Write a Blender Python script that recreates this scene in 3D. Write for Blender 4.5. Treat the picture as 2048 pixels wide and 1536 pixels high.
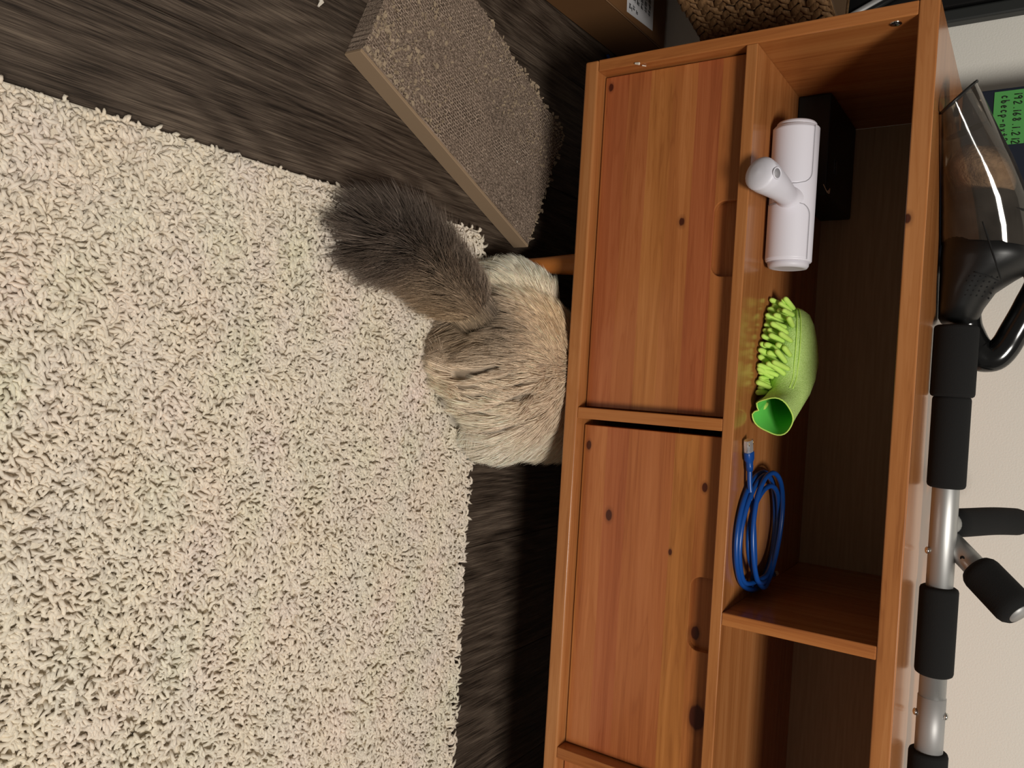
import bpy, bmesh, math, random
import numpy as np
from mathutils import Vector, Matrix

random.seed(7)
rng = np.random.default_rng(7)
for o in list(bpy.data.objects):
    bpy.data.objects.remove(o)
sc = bpy.context.scene
C = sc.collection
PI = math.pi

# ------------------------------------------------------------------ camera
cam_d = bpy.data.cameras.new('camera')
cam_d.sensor_fit = 'HORIZONTAL'; cam_d.sensor_width = 36.0
cam_d.lens = 1586.4 / 2048 * 36.0
cam_d.clip_start = .02; cam_d.clip_end = 50
cam = bpy.data.objects.new('camera', cam_d); C.objects.link(cam)
pit, yaw, rol = -.583, .0142, .0681
F = Vector((math.sin(yaw)*math.cos(pit), math.cos(yaw)*math.cos(pit), math.sin(pit)))
R = Vector((math.cos(yaw), -math.sin(yaw), 0)); U = R.cross(F)
R2 = math.cos(rol)*R + math.sin(rol)*U; U2 = -math.sin(rol)*R + math.cos(rol)*U
X, Y, Z = U2, -R2, -F          # the phone was held on its side
cam.matrix_world = Matrix(((X.x, Y.x, Z.x, .4132), (X.y, Y.y, Z.y, -.9083), (X.z, Y.z, Z.z, .6646), (0, 0, 0, 1)))
sc.camera = cam

# ------------------------------------------------------------------ light and exposure
w = bpy.data.worlds.new('room_air'); sc.world = w; w.use_nodes = True
w.node_tree.nodes['Background'].inputs[0].default_value = (1.0, .93, .83, 1)
w.node_tree.nodes['Background'].inputs[1].default_value = .12
ld = bpy.data.lights.new('ceiling_lamp', 'AREA'); ld.shape = 'DISK'; ld.size = .70
ld.energy = 66; ld.color = (1.0, .955, .885)
lamp = bpy.data.objects.new('ceiling_lamp', ld); C.objects.link(lamp)
lamp.location = (1.25, -1.90, 2.40)
lamp.rotation_euler = (Vector((.5, .1, .3)) - Vector(lamp.location)).to_track_quat('-Z', 'Y').to_euler()
vs = sc.view_settings
vs.view_transform = 'Standard'; vs.look = 'None'; vs.gamma = 1; vs.exposure = 0.0
vs.use_curve_mapping = False

# ------------------------------------------------------------------ helpers: objects
def lin(r, g, b):
    f = lambda c: c/12.92 if c <= .04045 else ((c+.055)/1.055)**2.4
    return (f(r/255), f(g/255), f(b/255), 1)

def root_of(par):
    v = Vector((0, 0, 0))
    while par is not None:
        v += par.location; par = par.parent
    return v

def obj(name, verts, faces, m, par=None, smooth=True, mats=None):
    """verts in world coordinates; stored relative to the parent"""
    me = bpy.data.meshes.new(name)
    off = root_of(par)
    v = np.asarray(verts, dtype=float).reshape(-1, 3) - np.array(off)
    me.from_pydata(v.tolist(), [], [list(f) for f in faces])
    me.materials.append(m)
    if smooth:
        me.polygons.foreach_set('use_smooth', [True]*len(me.polygons))
    me.update()
    o = bpy.data.objects.new(name, me); C.objects.link(o)
    if par: o.parent = par
    return o

def fast(name, verts, tris, m, par=None, colors=None, kind=None):
    me = bpy.data.meshes.new(name)
    v = np.asarray(verts, dtype=np.float32) - np.array(root_of(par), dtype=np.float32)
    t = np.asarray(tris, dtype=np.int32)
    me.vertices.add(len(v)); me.vertices.foreach_set('co', v.ravel())
    me.loops.add(t.size); me.loops.foreach_set('vertex_index', t.ravel())
    me.polygons.add(len(t))
    me.polygons.foreach_set('loop_start', np.arange(len(t), dtype=np.int32)*t.shape[1])
    me.polygons.foreach_set('use_smooth', np.ones(len(t), dtype=bool))
    if colors is not None:
        a = me.color_attributes.new('tint', 'FLOAT_COLOR', 'POINT')
        c = np.ones((len(v), 4), dtype=np.float32); c[:, :3] = colors
        a.data.foreach_set('color', c.ravel())
    me.materials.append(m); me.update(calc_edges=True); me.validate()
    o = bpy.data.objects.new(name, me); C.objects.link(o)
    if par: o.parent = par
    if kind: o['kind'] = kind
    return o

def bm_obj(name, bm, m, par=None, smooth=False):
    bmesh.ops.recalc_face_normals(bm, faces=bm.faces)
    off = root_of(par)
    bmesh.ops.translate(bm, verts=bm.verts, vec=-off)
    me = bpy.data.meshes.new(name); bm.to_mesh(me); bm.free()
    me.materials.append(m)
    if smooth: me.polygons.foreach_set('use_smooth', [True]*len(me.polygons))
    o = bpy.data.objects.new(name, me); C.objects.link(o)
    if par: o.parent = par
    return o

def thing(name, label, cat, loc=(0, 0, 0), group=None):
    o = bpy.data.objects.new(name, None); C.objects.link(o); o.location = loc
    o.empty_display_size = .02
    return tag(o, label, cat, group)

def tag(o, label, cat, group=None):
    o['label'] = label; o['category'] = cat
    if group: o['group'] = group
    return o

def box_bm(x0, x1, y0, y1, z0, z1, bev=.0012, seg=2):
    bm = bmesh.new(); bmesh.ops.create_cube(bm, size=1)
    bmesh.ops.scale(bm, verts=bm.verts, vec=(x1-x0, y1-y0, z1-z0))
    bmesh.ops.translate(bm, verts=bm.verts, vec=((x0+x1)/2, (y0+y1)/2, (z0+z1)/2))
    if bev: bmesh.ops.bevel(bm, geom=bm.edges[:], offset=bev, segments=seg, affect='EDGES', profile=.5)
    return bm

def box(name, x0, x1, y0, y1, z0, z1, m, par=None, bev=.0012, seg=2):
    return bm_obj(name, box_bm(x0, x1, y0, y1, z0, z1, bev, seg), m, par)

def tube_geo(pts, rad, n=10, cap=True, flat=None):
    """tube along pts; rad scalar or list; flat=(axis, factor) squashes the section along a world axis"""
    P = [Vector(p) for p in pts]; k = len(P)
    if not hasattr(rad, '__len__'): rad = [rad]*k
    T = [(P[min(i+1, k-1)]-P[max(i-1, 0)]).normalized() for i in range(k)]
    nrm = T[0].orthogonal().normalized(); vs_, fs = [], []
    for i in range(k):
        nrm = (nrm - T[i]*nrm.dot(T[i])).normalized(); b = T[i].cross(nrm)
        for j in range(n):
            a = 2*PI*j/n; d = (nrm*math.cos(a)+b*math.sin(a))*rad[i]
            if flat:
                ax = Vector(flat[0]); d += ax*(d.dot(ax))*(flat[1]-1)
            vs_.append(P[i]+d)
    for i in range(k-1):
        for j in range(n):
            fs.append((i*n+j, i*n+(j+1) % n, (i+1)*n+(j+1) % n, (i+1)*n+j))
    if cap:
        fs.append(tuple(range(n-1, -1, -1))); fs.append(tuple((k-1)*n+j for j in range(n)))
    return vs_, fs

def join(*geos):
    V_, F_ = [], []
    for v, f in geos:
        o = len(V_); V_ += [tuple(p) for p in v]; F_ += [tuple(i+o for i in q) for q in f]
    return V_, F_

def tube(name, pts, rad, m, par=None, n=12, cap=True, flat=None):
    v, f = tube_geo(pts, rad, n, cap, flat)
    return obj(name, v, f, m, par)

def spline(ctrl, per=8):
    """Catmull-Rom through control points"""
    P = [np.array(c, dtype=float) for c in ctrl]
    P = [2*P[0]-P[1]]+P+[2*P[-1]-P[-2]]; out = []
    for i in range(1, len(P)-2):
        p0, p1, p2, p3 = P[i-1:i+3]
        for t in np.linspace(0, 1, per, endpoint=False):
            out.append(.5*((2*p1)+(-p0+p2)*t+(2*p0-5*p1+4*p2-p3)*t*t+(-p0+3*p1-3*p2+p3)*t**3))
    out.append(P[-2]); return out

def lathe_geo(c, axis, prof, n=32):
    """prof: list of (distance along axis, radius)"""
    a = Vector(axis).normalized(); c = Vector(c)
    return tube_geo([c+a*d for d, r in prof], [max(r, 1e-5) for d, r in prof], n) if False else _lathe(c, a, prof, n)

def _lathe(c, a, prof, n):
    u = a.orthogonal().normalized(); v = a.cross(u); V_, F_ = [], []
    for d, r in prof:
        for j in range(n):
            t = 2*PI*j/n; V_.append(c+a*d+(u*math.cos(t)+v*math.sin(t))*max(r, 1e-5))
    k = len(prof)
    for i in range(k-1):
        for j in range(n):
            F_.append((i*n+j, i*n+(j+1) % n, (i+1)*n+(j+1) % n, (i+1)*n+j))
    F_.append(tuple(range(n-1, -1, -1))); F_.append(tuple((k-1)*n+j for j in range(n)))
    return V_, F_

def loft(sections, caps=True):
    n = len(sections[0]); V_ = [p for s in sections for p in s]; F_ = []
    for i in range(len(sections)-1):
        for j in range(n):
            F_.append((i*n+j, i*n+(j+1) % n, (i+1)*n+(j+1) % n, (i+1)*n+j))
    if caps:
        F_.append(tuple(range(n-1, -1, -1))); F_.append(tuple((len(sections)-1)*n+j for j in range(n)))
    return V_, F_

# ------------------------------------------------------------------ helpers: materials
class NT:
    def __init__(s, name):
        s.m = bpy.data.materials.new(name); s.m.use_nodes = True
        s.t = s.m.node_tree; s.n = s.t.nodes; s.l = s.t.links
        s.b = s.n['Principled BSDF']
    def new(s, typ, **kw):
        x = s.n.new('ShaderNode'+typ)
        for k, v in kw.items(): setattr(x, k, v)
        return x
    def link(s, a, b): s.l.new(a, b)
    def coord(s, scale=(1, 1, 1), kind='Object', rot=(0, 0, 0)):
        tc = s.new('TexCoord'); mp = s.new('Mapping')
        mp.inputs['Scale'].default_value = scale; mp.inputs['Rotation'].default_value = rot
        s.link(tc.outputs[kind], mp.inputs['Vector']); return mp.outputs[0]
    def noise(s, vec, scale=5, detail=3, rough=.55, dist=0):
        n = s.new('TexNoise'); n.inputs['Scale'].default_value = scale
        n.inputs['Detail'].default_value = detail; n.inputs['Roughness'].default_value = rough
        n.inputs['Distortion'].default_value = dist
        if vec is not None: s.link(vec, n.inputs['Vector'])
        return n.outputs['Fac']
    def ramp(s, fac, stops, interp='LINEAR'):
        r = s.new('ValToRGB'); r.color_ramp.interpolation = interp
        e = r.color_ramp.elements
        while len(e) < len(stops): e.new(.5)
        for k, (p, c) in enumerate(stops):
            e[k].position = p; e[k].color = c if len(c) == 4 else (*c, 1)
        s.link(fac, r.inputs[0]); return r.outputs[0]
    def math(s, op, a, b=None, c=None):
        x = s.new('Math', operation=op)
        for i, v in enumerate((a, b, c)):
            if v is None: continue
            if isinstance(v, (int, float)): x.inputs[i].default_value = v
            else: s.link(v, x.inputs[i])
        return x.outputs[0]
    def mix(s, fac, a, b, mode='MIX'):
        x = s.new('Mix', data_type='RGBA', blend_type=mode)
        for sock, v in ((x.inputs[0], fac), (x.inputs[6], a), (x.inputs[7], b)):
            if isinstance(v, (int, float)): sock.default_value = v
            elif isinstance(v, tuple): sock.default_value = v
            else: s.link(v, sock)
        return x.outputs[2]
    def bump(s, h, strength=.3, dist=.001):
        b = s.new('Bump'); b.inputs['Strength'].default_value = strength; b.inputs['Distance'].default_value = dist
        s.link(h, b.inputs['Height']); s.link(b.outputs[0], s.b.inputs['Normal'])
    def col(s, c):
        if isinstance(c, tuple): s.b.inputs['Base Color'].default_value = c
        else: s.link(c, s.b.inputs['Base Color'])
    def set(s, rough=.5, metal=0, spec=.5, **kw):
        s.b.inputs['Roughness'].default_value = rough; s.b.inputs['Metallic'].default_value = metal
        s.b.inputs['Specular IOR Level'].default_value = spec
        for k, v in kw.items(): s.b.inputs[k.replace('_', ' ')].default_value = v
        return s.m

def plain(name, c, rough=.5, metal=0, spec=.5, bump=None, **kw):
    t = NT(name); t.col(c)
    if bump:
        t.bump(t.noise(t.coord(), bump[0], 3), bump[1], bump[2])
    return t.set(rough, metal, spec, **kw)

def wood(name, axis, dark, mid, light, knots=(), staves=None, rough=.19, seed=0.0):
    """stained pine, grain along axis; knots (x, y, z, size) where the board has them; staves = width of glued strips across z"""
    t = NT(name)
    sc_ = [34, 34, 34]; sc_[axis] = 1.6
    v = t.coord(tuple(sc_))
    n1 = t.noise(v, 1.0, 4, .6, .6)
    sc2 = [260, 260, 260]; sc2[axis] = 7
    n2 = t.noise(t.coord(tuple(sc2)), 1.0, 2, .6)
    sc3 = [9, 9, 9]; sc3[axis] = .8
    n3 = t.noise(t.coord(tuple(sc3)), 1.0, 2, .5)
    f = t.math('ADD', t.math('MULTIPLY', n1, .6), t.math('MULTIPLY', n2, .22))
    f = t.math('ADD', f, t.math('MULTIPLY', n3, .24))
    ln0 = t.math('POWER', t.math('ABSOLUTE', t.math('SINE', t.math('MULTIPLY', n1, 34))), 9)
    f = t.math('SUBTRACT', f, t.math('MULTIPLY', ln0, .055))
    c = t.ramp(f, [(.36, dark), (.52, mid), (.68, light)])
    tc = t.new('TexCoord'); sep = t.new('SeparateXYZ'); t.link(tc.outputs['Object'], sep.inputs[0])
    if staves:
        idx = t.math('FLOOR', t.math('DIVIDE', t.math('ADD', sep.outputs[2], seed), staves))
        ln = t.math('FLOOR', t.math('DIVIDE', t.math('ADD', sep.outputs[0], .2245), .45))
        wn = t.new('TexWhiteNoise', noise_dimensions='2D')
        cb = t.new('CombineXYZ'); t.link(idx, cb.inputs[0]); t.link(ln, cb.inputs[1]); t.link(cb.outputs[0], wn.inputs['Vector'])
        hsv = t.new('HueSaturation'); t.link(c, hsv.inputs['Color'])
        t.link(t.math('ADD', t.math('MULTIPLY', wn.outputs['Value'], .18), .90), hsv.inputs['Value'])
        t.link(t.math('ADD', t.math('MULTIPLY', wn.outputs['Value'], .018), .490), hsv.inputs['Hue'])
        c = hsv.outputs[0]
    for (kx, ky, kz, s) in knots:
        vm = t.new('VectorMath', operation='SUBTRACT'); t.link(tc.outputs['Object'], vm.inputs[0]); vm.inputs[1].default_value = (kx-.68, ky-.18, kz)
        sv = [1/s, .05/s, 1/s]; sv[axis] *= .62
        v2 = t.new('VectorMath', operation='MULTIPLY'); t.link(vm.outputs[0], v2.inputs[0]); v2.inputs[1].default_value = sv
        ln_ = t.new('VectorMath', operation='LENGTH'); t.link(v2.outputs[0], ln_.inputs[0])
        d = t.math('ADD', ln_.outputs['Value'], t.math('MULTIPLY', t.math('SUBTRACT', n1, .5), .9))
        k = t.ramp(d, [(.35, (1, 1, 1)), (.8, (.55, .55, .55)), (1.0, (.12, .12, .12))])
        k2 = t.ramp(d, [(.0, (1, 1, 1)), (.46, (1, 1, 1)), (.60, (.34, .34, .34)), (1.0, (.0, .0, .0))])
        c = t.mix(t.math('MULTIPLY', k2, .95), c, (.050, .010, .006, 1))
    t.col(c)
    return t.set(rough, 0, .45)

# wood tones (linear)
WD, WM, WL = (.275, .082, .023), (.40, .134, .039), (.50, .188, .062)
M = {}
M['wood_x'] = wood('stained_pine_edge', 0, (.27, .091, .025), (.385, .146, .044), (.47, .20, .070), knots=[(.2269, .0, .5436, .008)])
M['wood_z'] = wood('stained_pine_upright', 2, (.28, .088, .024), (.395, .138, .038), (.48, .192, .058))
M['wood_y'] = wood('stained_pine_depth', 1, (.28, .088, .024), (.395, .138, .038), (.48, .192, .058))
M['door'] = wood('stained_pine_door', 0, WD, WM, WL, staves=.031, seed=.012, knots=[
    (.212, .02, .288, .0075), (.587, .02, .2137, .0085), (.0305, .02, .1795, .0055), (.4995, .02, .1792, .006),
    (.7145, .03, .3354, .008), (.812, .02, .347, .014), (.535, .02, .339, .006), (.62, .02, .3, .004)])
M['leg'] = plain('stained_leg', (.50, .17, .036, 1), .32)
t = NT('hardboard_back'); t.col(t.ramp(t.noise(t.coord((3, 3, 60)), 4, 3), [(.3, (.42, .29, .165)), (.7, (.50, .35, .205))])); M['back'] = t.set(.75, 0, .2)
# wall paint
t = NT('wall_paint'); t.col((.77, .745, .68, 1)); t.bump(t.noise(t.coord(), 380, 3, .6), .35, .0012); M['wall'] = t.set(.75, 0, .25)
# floor planks
t = NT('dark_vinyl_plank')
oi = t.new('ObjectInfo'); tc = t.new('TexCoord')
ad = t.new('VectorMath', operation='ADD'); t.link(tc.outputs['Object'], ad.inputs[0])
cb = t.new('CombineXYZ'); t.link(t.math('MULTIPLY', oi.outputs['Random'], 9), cb.inputs[1]); t.link(t.math('MULTIPLY', oi.outputs['Random'], 3), cb.inputs[0])
t.link(cb.outputs[0], ad.inputs[1])
def mp(vec, s):
    m_ = t.new('Mapping'); m_.inputs['Scale'].default_value = s; t.link(vec, m_.inputs[0]); return m_.outputs[0]
warp = t.noise(mp(ad.outputs[0], (7, 1.6, 1)), 1.0, 2, .5)
sx = t.new('SeparateXYZ'); t.link(ad.outputs[0], sx.inputs[0])
ph = t.math('ADD', t.math('MULTIPLY', sx.outputs[0], 95), t.math('MULTIPLY', warp, 30))
rings = t.math('SINE', t.math('MULTIPLY', ph, 3.2))
fine = t.math('ADD', t.math('MULTIPLY', t.noise(mp(ad.outputs[0], (760, 17, 1)), 1.0, 3, .75), .6), t.math('MULTIPLY', t.noise(mp(ad.outputs[0], (300, 7, 1)), 1.0, 3, .65), .4))
broad = t.noise(mp(ad.outputs[0], (26, 2.2, 1)), 1.0, 3, .6, .4)
f = t.math('ADD', t.math('MULTIPLY', fine, .92), t.math('ADD', t.math('MULTIPLY', rings, .035), t.math('MULTIPLY', broad, .24)))
t.col(t.ramp(f, [(.46, (.014, .0092, .0065)), (.55, (.050, .035, .025)), (.63, (.084, .061, .045)), (.74, (.16, .120, .088))]))
t.bump(f, .55, .0011); M['floor'] = t.set(.48, 0, .35)
# rug
t = NT('cream_yarn'); at = t.new('Attribute', attribute_name='tint'); t.col(at.outputs['Color'])
t.bump(t.noise(t.coord(), 1100, 4, .7), .5, .0008); M['yarn'] = t.set(.95, 0, .1)
M['rug_base'] = plain('rug_backing', (.76, .68, .56, 1), .9, 0, .1, (900, .5, .001))
# fur
t = NT('cat_fur'); at = t.new('Attribute', attribute_name='tint'); t.col(at.outputs['Color']); M['fur'] = t.set(.62, 0, .22)
# cardboard
t = NT('corrugated_top')
rot = math.atan2(.343, .147)
v = t.coord((1, 1, 1), rot=(0, 0, 0))
br = t.new('TexBrick'); t.link(v, br.inputs['Vector'])
br.inputs['Scale'].default_value = 1; br.inputs['Brick Width'].default_value = .0056; br.inputs['Row Height'].default_value = .0038
br.inputs['Mortar Size'].default_value = .0010; br.inputs['Mortar Smooth'].default_value = .8
br.inputs['Color1'].default_value = (0, 0, 0, 1); br.inputs['Color2'].default_value = (.15, .15, .15, 1); br.inputs['Mortar'].default_value = (1, 1, 1, 1)
worn = t.ramp(t.noise(t.coord(), 16, 4, .6), [(.40, (0, 0, 0)), (.62, (1, 1, 1))])
shr = t.noise(t.coord(), 420, 3, .7)
hgt = t.mix(worn, br.outputs['Color'], t.ramp(shr, [(.35, (0, 0, 0)), (.65, (1, 1, 1))]))
t.col(t.ramp(hgt, [(.0, (.085, .061, .045)), (.45, (.29, .215, .163)), (1, (.47, .36, .28))]))  # cell hollows painted dark, their shade put into the colour
t.bump(hgt, .8, .002); M['corr'] = t.set(.9, 0, .1)
t = NT('corrugated_side'); wv = t.new('TexWave', bands_direction='Z'); t.link(t.coord((1, 1, 1)), wv.inputs[0]); wv.inputs['Scale'].default_value = 18
M['cside'] = plain('cardboard_strip', (.33, .23, .145, 1), .8, 0, .15, (300, .1, .0006))
t.col((.22, .15, .09, 1)); M['crumb'] = plain('torn_cardboard', (.36, .275, .19, 1), .9, 0, .1)
M['carton'] = plain('brown_carton', (.185, .088, .034, 1), .7, 0, .25, (60, .1, .001))
M['carton_tape'] = plain('carton_edge', (.27, .145, .07, 1), .6)
M['paper'] = plain('label_paper', (.72, .72, .74, 1), .6)
M['ink'] = plain('black_ink', (.012, .012, .014, 1), .5)
M['marker'] = plain('marker_ink', (.006, .012, .006, 1), .5)
t = NT('dried_water_hyacinth'); v = t.coord((60, 60, 200))
t.col(t.ramp(t.noise(v, 2, 4), [(.3, (.13, .066, .027)), (.6, (.28, .155, .068)), (.8, (.42, .255, .125))])); t.bump(t.noise(v, 6, 3), .5, .001); M['wicker'] = t.set(.6, 0, .3)
M['wicker_in'] = plain('basket_inside', (.10, .055, .025, 1), .85)
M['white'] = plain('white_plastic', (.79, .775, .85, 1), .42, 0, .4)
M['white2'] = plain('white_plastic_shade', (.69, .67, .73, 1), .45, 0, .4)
M['grey_hole'] = plain('grey_plastic', (.32, .31, .33, 1), .5)
M['blackbox'] = plain('matt_black_case', (.010, .011, .010, 1), .45, 0, .3, (500, .2, .0005))
M['emblem'] = plain('grey_print', (.10, .10, .11, 1), .5)
t = NT('green_microfibre'); t.col(t.ramp(t.noise(t.coord(), 500, 3), [(.3, (.42, .62, .16)), (.7, (.58, .80, .27))]))
t.bump(t.noise(t.coord(), 700, 3), .7, .0016); M['green'] = t.set(.9, 0, .1)
M['green_in'] = plain('green_lining', (.13, .58, .09, 1), .7, 0, .2)
M['chenille'] = plain('green_chenille', (.56, .82, .16, 1), .85, 0, .12, (1300, .5, .0008))
M['blue'] = plain('blue_cable', (.005, .058, .27, 1), .33, 0, .45)
t = NT('clear_plug'); t.col((.85, .85, .85, 1)); M['clear'] = t.set(.12, 0, .5, Transmission_Weight=.75, IOR=1.45)
M['gold'] = plain('gold_contact', (.8, .55, .2, 1), .3, 1)
M['foam'] = plain('black_foam', (.0085, .0085, .0085, 1), .92, 0, .25, (900, .4, .0008))
t = NT('grey_steel_tube'); t.col((.42, .42, .41, 1)); t.bump(t.noise(t.coord(), 1500, 2), .08, .0003); M['steel'] = t.set(.45, .75, .5)
M['sleeve'] = plain('grey_sleeve', (.36, .355, .35, 1), .5, .45, .4)
M['chrome'] = plain('chrome_screw', (.72, .70, .66, 1), .18, 1)
M['gloss_black'] = plain('gloss_black_plastic', (.006, .006, .006, 1), .16, 0, .5)
M['satin_black'] = plain('satin_black_plastic', (.006, .006, .006, 1), .42, 0, .4)
M['hole_black'] = plain('vent_dark', (.001, .001, .001, 1), .9)
t = NT('smoked_clear_plastic')
g = t.new('BsdfGlossy'); g.inputs['Roughness'].default_value = .07; g.inputs['Color'].default_value = (.9, .88, .85, 1)
tr = t.new('BsdfTransparent'); tr.inputs['Color'].default_value = (.74, .68, .60, 1)
fr = t.new('Fresnel'); fr.inputs['IOR'].default_value = 1.5
mx = t.new('MixShader'); t.link(t.math('ADD', fr.outputs[0], .03), mx.inputs[0]); t.link(tr.outputs[0], mx.inputs[1]); t.link(g.outputs[0], mx.inputs[2])
df = t.new('BsdfDiffuse'); df.inputs['Color'].default_value = (.20, .17, .14, 1)
mx2 = t.new('MixShader'); t.link(t.math('MULTIPLY', t.noise(t.coord(), 30, 3), .26), mx2.inputs[0]); t.link(mx.outputs[0], mx2.inputs[1]); t.link(df.outputs[0], mx2.inputs[2])
t.link(mx2.outputs[0], t.n['Material Output'].inputs[0]); M['smoke'] = t.m
t = NT('vacuum_fluff'); t.col(t.ramp(t.noise(t.coord(), 60, 4), [(.3, (.25, .165, .105)), (.7, (.50, .36, .25))])); t.bump(t.noise(t.coord(), 260, 3), .8, .003); M['fluff'] = t.set(.95, 0, .05)
M['navy'] = plain('navy_case', (.010, .015, .028, 1), .5, 0, .35)
M['note'] = plain('green_note', (.085, .33, .085, 1), .7, 0, .2)
M['panel'] = plain('black_panel', (.006, .006, .006, 1), .3, 0, .4)
M['panel_edge'] = plain('dark_grey_edge', (.020, .022, .021, 1), .5)
M['flake'] = plain('pale_chip', (.75, .68, .58, 1), .7)

# ================================================================== setting
HB = .15                                  # underside of the cabinet above the floor
DX = .3625                                # inner depth
floor = bpy.data.objects.new('floor', None); C.objects.link(floor); floor['kind'] = 'structure'
px = [-1.185+.185*k for k in range(0, 17)]
for k in range(16):                       # long planks running towards the wall; a seam at x = .11
    x0, x1 = px[k], px[k+1]
    ys = [-1.7, -1.7+.35+.29*((k*5) % 4), .40] if k not in (5, 6, 7) else [-1.7, .40]
    for y0, y1 in zip(ys[:-1], ys[1:]):
        box('plank', x0+.0003, x1-.0003, y0+.0003, y1-.0003, -.006, 0, M['floor'], floor, bev=.0007, seg=1)
box('subfloor', -1.2, 1.8, -1.7, .40, -.03, -.0065, M['hole_black'], floor, bev=0)
wl = box('wall_back', -1.2, 1.8, .40, .50, -.03, 2.5, M['wall'], None, bev=0); wl['kind'] = 'structure'
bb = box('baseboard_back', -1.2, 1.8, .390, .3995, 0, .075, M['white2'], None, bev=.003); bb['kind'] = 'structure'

# ================================================================== cabinet
cab = thing('tv_cabinet', 'long stained pine cabinet with three doors below open shelving, standing on tapered legs', 'cabinet', (.68, .18, 0))
W_ = 1.363; T0, T1 = .5412, .5609; S0, S1 = .362, .3756; ST = .0147
box('bottom_board', 0, W_, 0, DX, HB, HB+.0194, M['wood_x'], cab, .0030, 9)
box('top_board', 0, W_, 0, .385, T0, T1, M['wood_x'], cab, .0018, 7)
for x in (0, W_-ST):
    sp_ = box('side_panel', x, x+ST, .0008, DX, HB+.0194, T0, M['wood_z'], cab, .0012)
box('shelf', ST, W_-ST, .0008, DX, S0, S1, M['wood_x'], cab, .0014, 6)
for x in (.45, .8958):
    box('divider', x, x+.0145, .0012, DX, HB+.0194, S0, M['wood_z'], cab, .001)
box('divider', .6741, .6889, .0006, DX, S1, T0, M['wood_z'], cab, .0014, 3)
box('back_panel', ST, W_-ST, DX, DX+.004, HB+.0194, T0, M['back'], cab, 0)
for x in (.2547, 1.108):
    for y in (.060, .325):
        v, f = _lathe(Vector((x, y, 0)), Vector((0, 0, 1)), [(0, .0075), (.002, .0088), (.06, .0112), (.11, .0142), (.135, .0160), (.1505, .0163)], 28)
        obj('leg', v, f, M['leg'], cab)

def door(x0, x1, n0, n1):
    z0, z1 = HB+.0194+.0016, S0-.0012; nz = .329; r = .013
    outl = [(x0, z0), (x1, z0), (x1, z1), (n1, z1)]
    for k in range(9):
        a = PI/2*k/8; outl.append((n1-r+r*math.cos(a), nz+r-r*math.sin(a)))
    for k in range(9):
        a = PI/2*k/8; outl.append((n0+r-r*math.sin(a), nz+r-r*math.cos(a)))
    outl += [(n0, z1), (x0, z1)]
    bm = bmesh.new(); yF = .0205
    vs1 = [bm.verts.new((x, yF, z)) for x, z in outl]
    fc = bm.faces.new(vs1)
    ex = bmesh.ops.extrude_face_region(bm, geom=[fc])
    bmesh.ops.translate(bm, verts=[e for e in ex['geom'] if isinstance(e, bmesh.types.BMVert)], vec=(0, .017, 0))
    bmesh.ops.recalc_face_normals(bm, faces=bm.faces)
    fe = [e for e in bm.edges if all(abs(v.co.y-yF) < 1e-6 for v in e.verts)]
    bmesh.ops.bevel(bm, geom=fe, offset=.0011, segments=2, affect='EDGES', profile=.5)
    d = bm_obj('door', bm, M['door'], cab)
    # scooped finger recess behind the notch
    bm = bmesh.new()
    q = [bm.verts.new(p) for p in ((n0-.004, .0300, nz-.004), (n1+.004, .0300, nz-.004), (n1+.004, .0300, z1-.0004), (n0-.004, .0300, z1-.0004))]
    fc = bm.faces.new(q); ex = bmesh.ops.extrude_face_region(bm, geom=[fc])
    bmesh.ops.translate(bm, verts=[e for e in ex['geom'] if isinstance(e, bmesh.types.BMVert)], vec=(0, .006, 0))
    bm_obj('finger_recess', bm, M['door'], d)
door(.0167, .4492, .190, .2805)
door(.4730, .8945, .6435, .7325)
door(.9135, 1.3460, 1.11, 1.20)
# cam lock in the left panel
cs = obj('cam_lock', *_lathe(Vector((ST-.0005, .014, .518)), Vector((1, 0, 0)), [(0, .0062), (.0012, .0062), (.0016, .0054), (.0008, .0048), (.0008, .001)], 24), M['chrome'], cab)
for a in (0, PI/2):
    u = Vector((0, math.cos(a), math.sin(a)))*.003
    c0 = Vector((ST+.0006, .014, .518))
    tube('slot', [c0-u, c0+u], .0007, M['ink'], cs, 6)
# a chip of pale wood stuck on the left panel's edge
obj('edge_chip', *join(tube_geo([(ST-.001, -.0006, .222), (ST+.0005, -.0012, .228)], [.0012, .0018], 6), tube_geo([(ST+.0015, .003, .230), (ST+.001, .008, .233)], [.0008, .0006], 5)), M['flake'], cab, smooth=False)

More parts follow.
